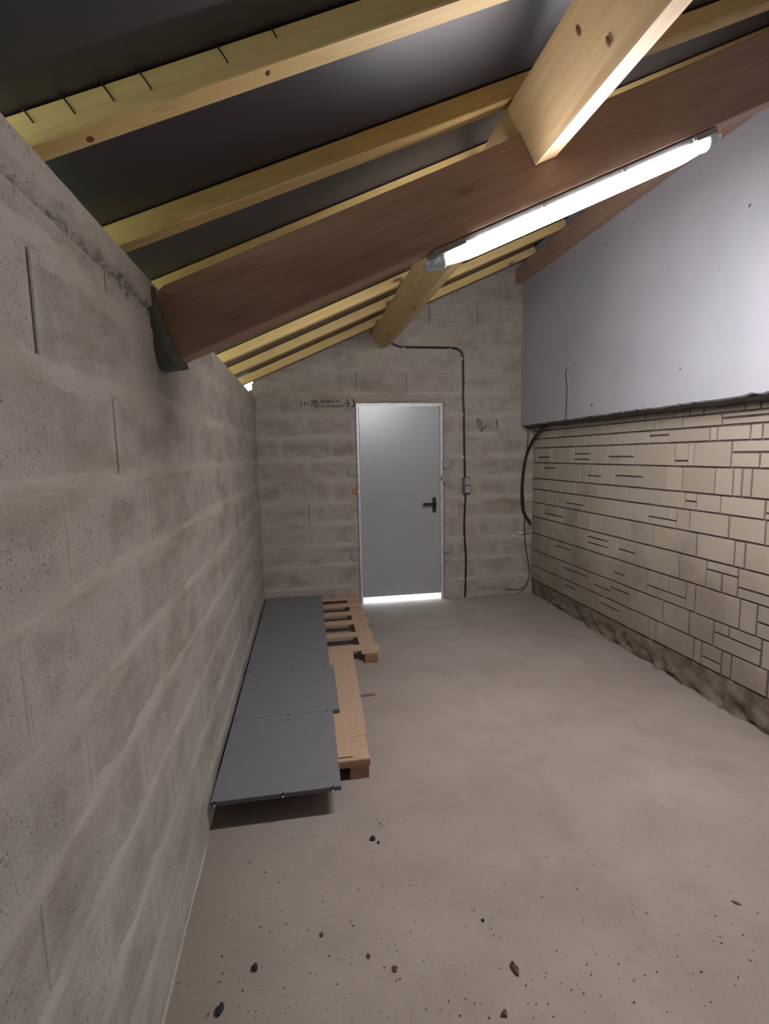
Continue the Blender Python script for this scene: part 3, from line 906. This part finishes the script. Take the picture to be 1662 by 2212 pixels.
# dark knots that the photograph shows singly
M_KNOT = plain('dark_knot', (0.16, 0.055, 0.035), 0.6, 0.3, var=0.3)
def knot(px, py, pt, nrm, rx, ry, parent):
    d = _f + _r2*((px-831)/F_PX) + _u2*((1106-py)/F_PX)
    c = Vector((0.4458, 0, 1.5131)); nrm = nrm.normalized()
    p = c+d*((pt-c).dot(nrm)/d.dot(nrm))
    up = Vector((0, 0, 1)); up = (up-nrm*up.dot(nrm)).normalized(); sd = up.cross(nrm)
    N = 14
    V = [p+nrm*0.0008]
    for rr_, h in ((0.65, 0.0007), (1.0, -0.0004)):
        V += [p+sd*rx*rr_*math.cos(2*math.pi*i/N)+up*ry*rr_*math.sin(2*math.pi*i/N)+nrm*h for i in range(N)]
    F = [(0, 1+i, 1+(i+1) % N) for i in range(N)]+[(1+i, 1+N+i, 1+N+(i+1) % N, 1+(i+1) % N) for i in range(N)]
    o = link_mesh('knot', V, F, M_KNOT, None, (0, 0, 0), True)
    o.parent = parent
    o.matrix_parent_inverse = parent.matrix_world.inverted()
    return o
_nb = Vector((RM, 0, -1))
knot(195, 301, Vector((0, 0, RZ)), _nb, 0.011, 0.009, r1)
knot(579, 158, Vector((0, 0, RZ)), _nb, 0.009, 0.007, r1)

# main beam: polygon in the slope plane so its left end can be cut
BY0, BY1 = 1.680, 1.752
def bz(x): return 1.795+0.4445*x
BH = 0.243
prof = [(-0.14, bz(-0.14)), (2.72, bz(2.72)), (2.72, bz(2.72)+BH), (0.025, bz(0.025)+BH), (0.006, bz(0)+BH-0.012), (-0.004, 2.00), (-0.14, 1.99)]
ex = Vector((1, 0, 0.4445)).normalized(); ez = Vector((-ex.z, 0, ex.x)); c0 = Vector((1.3, BY0, bz(1.3)+BH/2))
bm = bmesh.new()
fr_ = [bm.verts.new((((Vector((x, 0, z))-Vector((c0.x, 0, c0.z))).dot(ex)), 0, ((Vector((x, 0, z))-Vector((c0.x, 0, c0.z))).dot(ez)))) for x, z in prof]
bk_ = [bm.verts.new((v.co.x, BY1-BY0, v.co.z)) for v in fr_]
bm.faces.new(fr_); bm.faces.new(bk_[::-1])
for i in range(len(fr_)):
    j = (i+1) % len(fr_)
    bm.faces.new((fr_[i], bk_[i], bk_[j], fr_[j]))
bmesh.ops.bevel(bm, geom=[e for e in bm.edges if abs(e.verts[0].co.y-e.verts[1].co.y) < 1e-5], offset=0.003, segments=1, affect='EDGES')
beam = from_bm('roof_beam', bm, M_BEAM, None, Matrix(((ex.x, 0, ez.x, c0.x), (0, 1, 0, c0.y), (ex.z, 0, ez.z, c0.z), (0, 0, 0, 1))))
tag(beam, 'deep brown timber roof beam sloping up from the left wall, carrying the lamp', 'beam')

def sweep(name, sec0, y0, sec1, y1, mat, cut0=None, cut1=None):
    """timber along Y: cross-sections (x,z) at both ends, optional per-corner y offsets for slanted cuts; local X along it"""
    A = [Vector((x, y0+(cut0[i] if cut0 else 0), z)) for i, (x, z) in enumerate(sec0)]
    B = [Vector((x, y1+(cut1[i] if cut1 else 0), z)) for i, (x, z) in enumerate(sec1)]
    c = (sum(A, Vector())+sum(B, Vector()))/8
    # local axes: x = world Y, y = -world X
    R_ = Matrix(((0, -1, 0, c.x), (1, 0, 0, c.y), (0, 0, 1, c.z), (0, 0, 0, 1)))
    inv = R_.inverted()
    bm = bmesh.new()
    a = [bm.verts.new(inv @ v) for v in A]; b = [bm.verts.new(inv @ v) for v in B]
    bm.faces.new(a); bm.faces.new(b[::-1])
    for i in range(4):
        j = (i+1) % 4
        bm.faces.new((a[i], b[i], b[j], a[j]))
    bmesh.ops.bevel(bm, geom=list(bm.edges), offset=0.003, segments=1, affect='EDGES')
    return from_bm(name, bm, mat, None, R_)
# one long purlin notched over the beam; sections run: top-left, bottom-left, bottom-right, top-right
def psec(y):
    k = (y-1.4)/3.1
    n0 = [(1.167, 2.656), (1.266, 2.480), (1.341, 2.513), (1.242, 2.689)]
    f0 = [(1.105, 2.634), (1.222, 2.508), (1.292, 2.540), (1.182, 2.668)]
    return [Vector((a[0]+(b[0]-a[0])*k, y, a[1]+(b[1]-a[1])*k)) for a, b in zip(n0, f0)]
def above_beam(sec):
    """same section with its lower part cut away to clear the beam top"""
    tl, bl, br, tr = sec
    def cut(a, b):
        fa, fb = a.z-(bz(a.x)+BH+0.002), b.z-(bz(b.x)+BH+0.002)
        return a+(b-a)*(fa/(fa-fb))
    return [tl, cut(tl, bl), cut(tr, br), tr]
bm = bmesh.new()
pc = Vector((1.2, 1.8, 2.58))
PM = Matrix(((0, -1, 0, pc.x), (1, 0, 0, pc.y), (0, 0, 1, pc.z), (0, 0, 0, 1)))
pinv = PM.inverted()
for ya, yb, notch in ((-1.2, BY0-0.002, False), (BY0-0.002, BY1+0.002, True), (BY1+0.002, D-0.003, False)):
    A, B = psec(ya), psec(yb)
    if notch: A, B = above_beam(A), above_beam(B)
    a = [bm.verts.new(pinv @ v) for v in A]; b = [bm.verts.new(pinv @ v) for v in B]
    bm.faces.new(a); bm.faces.new(b[::-1])
    for q in range(4):
        r_ = (q+1) % 4
        bm.faces.new((a[q], b[q], b[r_], a[r_]))
o = from_bm('purlin', bm, M_PURLIN, None, PM)
bpy.context.view_layer.update()
_e1, _e2 = psec(1.2)[0], psec(1.2)[1]
_np = (_e2-_e1).cross(psec(1.3)[0]-_e1)
if _np.x > 0: _np = -_np
knot(1249, 67, _e1, _np, 0.007, 0.013, o); knot(1314, 90, _e1, _np, 0.007, 0.013, o)
tag(o, 'pale knotty pine purlin notched over the brown beam, running back to the far wall', 'purlin')
o = sweep('purlin', [(XP-0.078, 3.283), (XP-0.078, 3.075), (XP-0.003, 3.075), (XP-0.003, 3.316)], BY1+0.004, [(XP-0.078, 3.283), (XP-0.078, 3.155), (XP-0.003, 3.155), (XP-0.003, 3.316)], D-0.003, M_BEAM)
tag(o, 'brown purlin fixed along the top of the white plastered wall', 'purlin')

# ------------------------------------------------------------------ fluorescent batten
lx0, lx1 = 0.890, 1.965
ex = Vector((1, 0, 0.4445)).normalized(); ey = Vector((0, 1, 0)); ez = ex.cross(ey)
LL = (lx1-lx0)/ex.x
lc = Vector(((lx0+lx1)/2, 1.716, bz((lx0+lx1)/2)))
LM = Matrix(((ex.x, ey.x, ez.x, lc.x), (ex.y, ey.y, ez.y, lc.y), (ex.z, ey.z, ez.z, lc.z), (0, 0, 0, 1)))
lamp = empty('light_batten'); lamp.matrix_world = LM
tag(lamp, 'lit fluorescent batten lamp fixed under the brown beam', 'lamp')
def lpart(name, bm, mat, smooth=False):
    o = from_bm(name, bm, mat, None, None, smooth); o.parent = lamp; return o
lpart('housing', bm_box(bmesh.new(), (-LL/2+0.005, -0.036, -0.028), (LL/2-0.005, 0.036, -0.002), 0.004), M_GREYP)
def half_tube(x0, x1, ry, rz, zc, taper=0.0, seg=14, rings=2, caps=True):
    bm = bmesh.new(); R2 = []
    for i in range(rings+1):
        f = i/rings; x = x0+(x1-x0)*f
        k = 1-taper*f*f
        R2.append([bm.verts.new((x, ry*k*math.cos(a), zc-rz*k*math.sin(a))) for a in [math.pi*j/seg for j in range(seg+1)]])
    for a, b in zip(R2, R2[1:]):
        for j in range(seg): bm.faces.new((a[j], a[j+1], b[j+1], b[j]))
        bm.faces.new((a[0], b[0], b[-1], a[-1]))
    if caps: bm.faces.new(R2[0]); bm.faces.new(R2[-1][::-1])
    return bm
def lamp_shell():
    bm = bmesh.new(); R2 = []; seg = 14
    n_ = 24
    for i in range(n_+1):
        x = -LL/2+0.045+(LL-0.09)*i/n_
        d = min(x+LL/2-0.045, LL/2-0.045-x)
        k = 0.72+0.28*min(1.0, d/0.10)
        R2.append([bm.verts.new((x, 0.038*k*math.cos(a), -0.026-0.042*k*math.sin(a))) for a in [math.pi*j/seg for j in range(seg+1)]])
    for a, b in zip(R2, R2[1:]):
        for j in range(seg): bm.faces.new((a[j], a[j+1], b[j+1], b[j]))
        bm.faces.new((a[0], b[0], b[-1], a[-1]))
    bm.faces.new(R2[0]); bm.faces.new(R2[-1][::-1])
    return bm
lpart('diffuser', lamp_shell(), M_LAMP, False)
for s in (-1, 1):
    lpart('end_cap', half_tube(s*(LL/2-0.044), s*(LL/2+0.02), 0.032, 0.036, -0.026, 0.40, 14, 5), M_CAP, True)
for x in (-0.45, -0.15, 0.18, 0.48):
    lpart('clip', bm_box(bmesh.new(), (x-0.008, -0.039, -0.022), (x+0.008, -0.035, -0.010), 0.001), M_WHITEP)

# ------------------------------------------------------------------ pallets, sheets and grey boards
def pal_box(parent, name, lo, hi, mat, bev=0.0015):
    """pallet timbers keep their grain along the longer plan side"""
    dx, dy = hi[0]-lo[0], hi[1]-lo[1]
    c = Vector([(a+b)/2 for a, b in zip(lo, hi)]); h = Vector([(b-a)/2 for a, b in zip(lo, hi)])
    if dy > dx:
        bm = bm_box(bmesh.new(), (-h.y, -h.x, -h.z), (h.y, h.x, h.z), bev)
        m = Matrix.Translation(c) @ Matrix.Rotation(math.pi/2, 4, 'Z')
    else:
        bm = bm_box(bmesh.new(), -h, h, bev); m = Matrix.Translation(c)
    o = from_bm(name, bm, mat, None, m)
    return adopt(o, parent)
ZT = 0.100                                   # top of the pallets
p1 = empty('pallet', (0.48, 4.0, 0))
tag(p1, 'wooden pallet on the floor left of the door, its pale slats showing', 'pallet')
for y, wd, xe in ((3.375, 0.085, 0.925), (3.650, 0.075, 0.918), (3.940, 0.075, 0.926), (4.175, 0.075, 0.915), (4.420, 0.075, 0.912), (4.630, 0.085, 0.905)):
    pal_box(p1, 'slat', (0.03, y, ZT-0.017), (xe, y+wd, ZT), M_SLAT)
for x in (0.05, 0.42, 0.795):
    pal_box(p1, 'stringer', (x, 3.36, ZT-0.036), (x+0.118, 4.705, ZT-0.0185), M_SLAT if x > .7 else M_PALDARK)
    for y in (3.345, 3.96, 4.60):
        pal_box(p1, 'pallet_block', (x+0.02, y, 0.001), (x+0.118, y+0.09, ZT-0.0365), M_PALDARK)
p2 = empty('pallet', (0.35, 2.7, 0))
tag(p2, 'wooden pallet on the floor under the brown hardboard sheets and front grey boards', 'pallet')
for y, wd in ((2.098, 0.20), (2.36, 0.085), (2.63, 0.085), (2.90, 0.085), (3.15, 0.10)):
    pal_box(p2, 'slat', (0.03, y, ZT-0.020), (0.690, y+wd, ZT), M_SLAT)
pal_box(p2, 'slat_front', (0.03, 2.090, ZT-0.034), (0.690, 2.0975, ZT-0.0015), M_PALDARK)  # added dark facing for the darker wood of the slat's front edge
for x in (0.04, 0.31, 0.585):
    pal_box(p2, 'stringer', (x, 2.105, ZT-0.040), (x+0.10, 3.245, ZT-0.0205), M_PALDARK)
    for y in (2.10, 2.64, 3.15):
        pal_box(p2, 'pallet_block', (x+0.01, y, 0.001), (x+0.10, y+0.095, ZT-0.0405), M_PALDARK)

def sheet(name, poly, z0, z1, mat):
    n = len(poly)
    cx, cy = sum(p[0] for p in poly)/n, sum(p[1] for p in poly)/n
    # local x along world Y
    V6 = [(y-cy, -(x-cx), 0) for x, y in poly]+[(y-cy, -(x-cx), z1-z0) for x, y in poly]
    F6 = [tuple(range(n))[::-1], tuple(range(n, 2*n))]+[(i, (i+1) % n, n+(i+1) % n, n+i) for i in range(n)]
    o = link_mesh(name, V6, F6, mat)
    o.matrix_world = Matrix(((0, -1, 0, cx), (1, 0, 0, cy), (0, 0, 1, z0), (0, 0, 0, 1)))
    return o
o = sheet('hardboard_sheet', [(0.06, 2.135), (0.602, 2.135), (0.611, 2.28), (0.698, 2.285), (0.728, 3.355), (0.06, 3.355)], ZT+0.0005, ZT+0.0040, M_HARD)
tag(o, 'thin brown hardboard sheet with a notched corner, lying on the front pallet', 'sheet')
o = sheet('hardboard_sheet', [(0.05, 2.118), (0.612, 2.118), (0.612, 2.50), (0.05, 2.50)], ZT+0.0045, ZT+0.0075, M_HARD)
tag(o, 'narrow brown hardboard strip tucked under the front grey board', 'sheet')
PZ0, PZ1 = ZT+0.008, ZT+0.027
def panel(lo, hi, lab, zoff=0.0):
    e = empty('shelf_board', ((lo[0]+hi[0])/2, (lo[1]+hi[1])/2, PZ0+zoff))
    tag(e, lab, 'board', 'grey boards laid along the left wall')
    box('panel', (lo[0], lo[1]+0.0015, PZ0+zoff), (hi[0], hi[1], PZ1+zoff), M_PANEL, e, 0.001)
    box('edge_band', (lo[0], lo[1], PZ0+zoff+0.0008), (hi[0]-0.0005, lo[1]+0.0012, PZ1+zoff-0.0008), M_PEDGE, e, 0.0)
    for x in (0.028, 0.30, 0.505):
        bm = bmesh.new()
        bmesh.ops.create_cone(bm, cap_ends=True, segments=10, radius1=0.0055, radius2=0.0055, depth=0.012)
        f = from_bm('fitting', bm, M_BLACK, None, Matrix.Translation((x, lo[1]-0.0015, PZ1+zoff-0.004)))
        adopt(f, e)
        bm = bm_box(bmesh.new(), (-0.003, -0.006, -0.010), (0.003, 0, 0.0), 0.001)
        f2 = from_bm('pin', bm, M_WHITEP, None, Matrix.Translation((x, lo[1]-0.0015, PZ1+zoff-0.006)))
        adopt(f2, e)
    return e
panel((0.014, 1.893), (0.541, 2.512), 'grey laminate board at the front, overhanging the floor')
panel((0.014, 2.5135), (0.577, 3.085), 'grey laminate board in the middle of the row, slightly wider than its neighbours')
panel((0.014, 3.0865), (0.552, 4.725), 'long grey laminate board at the back, reaching the far wall')

# dark offcut on the floor
o = box('wood_strip', (0.735, 2.862, 0.001), (0.822, 2.878, 0.010), M_PALDARK, None, 0.001)
tag(o, 'short dark strip of wood on the floor beside the hardboard sheet', 'offcut')

# ------------------------------------------------------------------ cables and boxes
YW = D-0.010
def wp(pts, y=YW): return [(x, y, z) for x, z in pts]
sw = empty('socket_box', (2.054, D-0.003, 1.175))
tag(sw, 'grey surface-mounted switch and socket box on the far wall right of the door', 'switch')
bm = bm_box(bmesh.new(), (2.012, D-0.038, 1.088), (2.092, D-0.004, 1.258), 0.006, 2)
adopt(from_bm('box_body', bm, M_DGREYP), sw)
b_ = from_bm('switch_rocker', bm_box(bmesh.new(), (2.030, D-0.046, 1.180), (2.090, D-0.036, 1.250), 0.004, 2), M_GREYP); adopt(b_, sw)
b_ = from_bm('socket_lid', bm_box(bmesh.new(), (2.030, D-0.050, 1.098), (2.090, D-0.036, 1.170), 0.010, 3), M_GREYP); adopt(b_, sw)
cb = empty('power_cable', (2.03, YW, 1.26))
tag(cb, 'black cable running from the purlin end across the gable and down to the socket box', 'cable')
up = [(1.302, 2.565), (1.345, 2.545), (1.40, 2.530), (1.50, 2.528), (1.70, 2.528), (1.86, 2.528), (1.95, 2.520), (2.000, 2.492), (2.020, 2.44), (2.022, 2.35), (2.024, 2.2), (2.022, 2.05), (2.030, 1.90), (2.032, 1.75), (2.034, 1.6), (2.036, 1.45), (2.040, 1.262)]
o = tube('cable_run', wp(up), 0.0105, M_BLACK, cb)
for x, z in ((1.42, 2.517), (1.885, 2.515), (2.010, 2.425), (2.014, 1.885), (2.022, 1.46)):
    adopt(from_bm('cable_clip', bm_box(bmesh.new(), (x-0.007, D-0.024, z-0.008), (x+0.007, D-0.004, z+0.008), 0.003), M_WHITEP), cb)
cb2 = empty('power_cable', (2.05, YW, 0.5))
tag(cb2, 'dark blue cable running from the socket box down to the floor', 'cable')
dn = [(2.048, 1.086), (2.040, 0.95), (2.034, 0.80), (2.036, 0.65), (2.046, 0.50), (2.052, 0.42), (2.050, 0.30), (2.046, 0.18), (2.042, 0.006)]
tube('cable_run', wp(dn), 0.0105, M_BLUEC, cb2)
for x, z in ((2.022, 1.03), (2.020, 0.64), (2.030, 0.19)):
    adopt(from_bm('cable_clip', bm_box(bmesh.new(), (x-0.007, D-0.024, z-0.008), (x+0.007, D-0.004, z+0.008), 0.003), M_WHITEP), cb2)
def CPT(px, py, y):
    d = _f + _r2*((px-831)/F_PX) + _u2*((1106-py)/F_PX)
    s = y/d.y
    return Vector((0.4458, 0, 1.5131))+d*s
o = tube('black_hose', [CPT(1183, 917, 4.36), CPT(1168, 930, 4.45), CPT(1152, 950, 4.58), CPT(1139, 980, 4.67), CPT(1131, 1020, 4.69), CPT(1128, 1060, 4.70), CPT(1129, 1090, 4.70), CPT(1134, 1110, 4.70), CPT(1147, 1131, 4.69)], 0.0135, M_BLACK)
tag(o, 'thick black cable hanging in a curve from the plaster edge in the right corner', 'cable')
o = tube('thin_wire', [CPT(1141, 925, 4.725), CPT(1141, 950, 4.725), CPT(1136, 1000, 4.725), CPT(1131, 1050, 4.725), CPT(1133, 1100, 4.725), CPT(1134, 1150, 4.725), CPT(1135, 1172, 4.725), CPT(1140, 1205, 4.725), CPT(1144, 1228, 4.72), CPT(1143, 1247, 4.71), CPT(1136, 1264, 4.69), CPT(1123, 1273, 4.66), CPT(1108, 1274.5, 4.63), CPT(1094, 1272, 4.60)], 0.0045, M_BLACK)
tag(o, 'thin black wire looping down the corner and trailing towards the floor', 'wire')
cn = empty('wire_connector', CPT(1126, 1152, 4.728))
tag(cn, 'small white wire connector on the thin black wire in the corner', 'connector')
adopt(tube('connector_body', [CPT(1120.5, 1151, 4.722), CPT(1131, 1152.5, 4.722)], 0.011, M_WHITEP, None, 10, 0), cn)
adopt(tube('wire_tail', [CPT(1131, 1151, 4.722), CPT(1138, 1153, 4.72), CPT(1146, 1151, 4.72)], 0.003, M_BLACK, None, 6, 3), cn)
def WPT(px, py, off=0.004):
    y, z = wall_pt(px, py, XP-off)
    return Vector((XP-off, y, z))
wn = empty('wall_wire', WPT(1224, 850))
tag(wn, 'thin dark wire hanging down the white plastered wall from a grey stub', 'wire')
adopt(tube('wire', [WPT(1227, 795), WPT(1223.5, 802), WPT(1223, 815), WPT(1225, 835), WPT(1224.5, 860), WPT(1223.5, 885), WPT(1222.5, 906)], 0.0035, M_STEEL), wn)
adopt(tube('stub', [WPT(1228.5, 783, .006), WPT(1228, 790, .008), WPT(1225.5, 797, .006)], [0.012, 0.014, 0.008, 0.006], M_DAB, None, 8, 4), wn)

# ------------------------------------------------------------------ crumbs on the floor
M_CRUMB = plain('dark_crumb', (0.035, 0.033, 0.040), 0.8, 0.2, var=0.4)
M_CRUMB2 = plain('brown_crumb', (0.12, 0.075, 0.05), 0.9, 0.1, var=0.4)
def FPT(px, py):
    d = _f + _r2*((px-831)/F_PX) + _u2*((1106-py)/F_PX)
    s = -1.5131/d.z
    return Vector((0.4458, 0, 1.5131))+d*s
def crumb(px, py, wpx, lab, mat, flat=0.6, el=1.0):
    p = FPT(px, py)
    r = wpx*0.5*p.y/F_PX*1.15
    bm = bmesh.new(); bmesh.ops.create_icosphere(bm, subdivisions=2, radius=1)
    rr = random.Random(px)
    ph = [rr.uniform(0, 6) for _ in range(6)]
    for v in bm.verts:
        k = 1+0.28*math.sin(3*v.co.x+ph[0])*math.sin(4*v.co.y+ph[1])+0.2*math.sin(5*v.co.z+ph[2]+2*v.co.x)
        v.co = Vector((v.co.x*r*k, v.co.y*r*k*el, v.co.z*r*k*flat))
    zmin = min(v.co.z for v in bm.verts)
    o = from_bm('crumb', bm, mat, None, Matrix.Translation((p.x, p.y, -zmin-0.0005)) @ Matrix.Rotation(rr.uniform(0, 3), 4, 'Z'))
    return tag(o, lab, 'crumb', 'loose crumbs on the concrete floor')
crumb(806, 1813, 11, 'dark lump on the floor just in front of the grey boards, right of their shadow', M_CRUMB)
crumb(818, 1821, 6, 'tiny dark lump beside the larger one in front of the grey boards', M_CRUMB)
crumb(551, 2093, 13, 'blue-black lump on the floor nearest the foot of the left wall', M_CRUMB)
crumb(475, 2183, 15, 'greenish dark lump at the very bottom edge of the photo', M_CRUMB, 0.5, 1.5)
crumb(853, 2094, 12, 'grey-violet dark smear-like lump at the bottom middle', M_CRUMB2, 0.35)
crumb(1113, 2096, 15, 'long brown curled lump at the bottom, right of the middle', M_CRUMB2, 0.5, 1.7)
crumb(1108, 2082, 8, 'small dark bit touching the long brown lump', M_CRUMB)
crumb(1090, 2192, 14, 'brown lump cut by the bottom edge, right of the middle', M_CRUMB2, 0.5)
crumb(695, 2020, 8, 'small dark olive bit on the floor below the boards', M_CRUMB2, 0.5)
crumb(796, 2066, 10, 'reddish flat bit on the floor near the bottom', M_CRUMB2, 0.25)
crumb(1591, 1951, 9, 'thin brown leaf scrap on the floor by the right edge', M_CRUMB2, 0.25, 2.2)
crumb(826, 1777, 14, 'flat grey flake on the floor beyond the dark lumps', M_DAB, 0.15)
crumb(1043, 1989, 7, 'small black bit in the middle of the floor', M_CRUMB)
# grit too fine to count
rr = random.Random(5)
V7 = []; F7 = []
for k in range(900):
    if k < 550: p = FPT(rr.uniform(380, 1662), 1560+640*math.sqrt(rr.random()))
    else:
        if rr.random() < 0.55: p = FPT(min(1660, max(430, rr.gauss(830, 260))), rr.uniform(1700, 2205))
        else: p = Vector((XT-0.02-abs(rr.gauss(0, 0.07)), rr.uniform(1.6, 4.7), 0))
    if p.x < 0.02 or p.x > XT-0.005: continue
    if p.x < 0.98 and 1.85 < p.y < 4.74: continue
    r = rr.choice((0.0010, 0.0012, 0.0015, 0.002, 0.003))*rr.uniform(.7, 1.2)
    b = len(V7); a = rr.uniform(0, 6.28); e = rr.uniform(.5, 1.8)
    for i in range(4):
        t_ = a+i*math.pi/2
        V7.append((p.x+r*math.cos(t_)*(e if i % 2 else 1), p.y+r*math.sin(t_)*(e if i % 2 else 1), 0.0003))
    V7.append((p.x, p.y, r*1.1))
    F7 += [(b, b+1, b+4), (b+1, b+2, b+4), (b+2, b+3, b+4), (b+3, b, b+4)]
o = link_mesh('grit', V7, F7, M_CRUMB2)
tag(o, 'fine dark grit scattered over the concrete floor', 'grit', None, 'stuff')
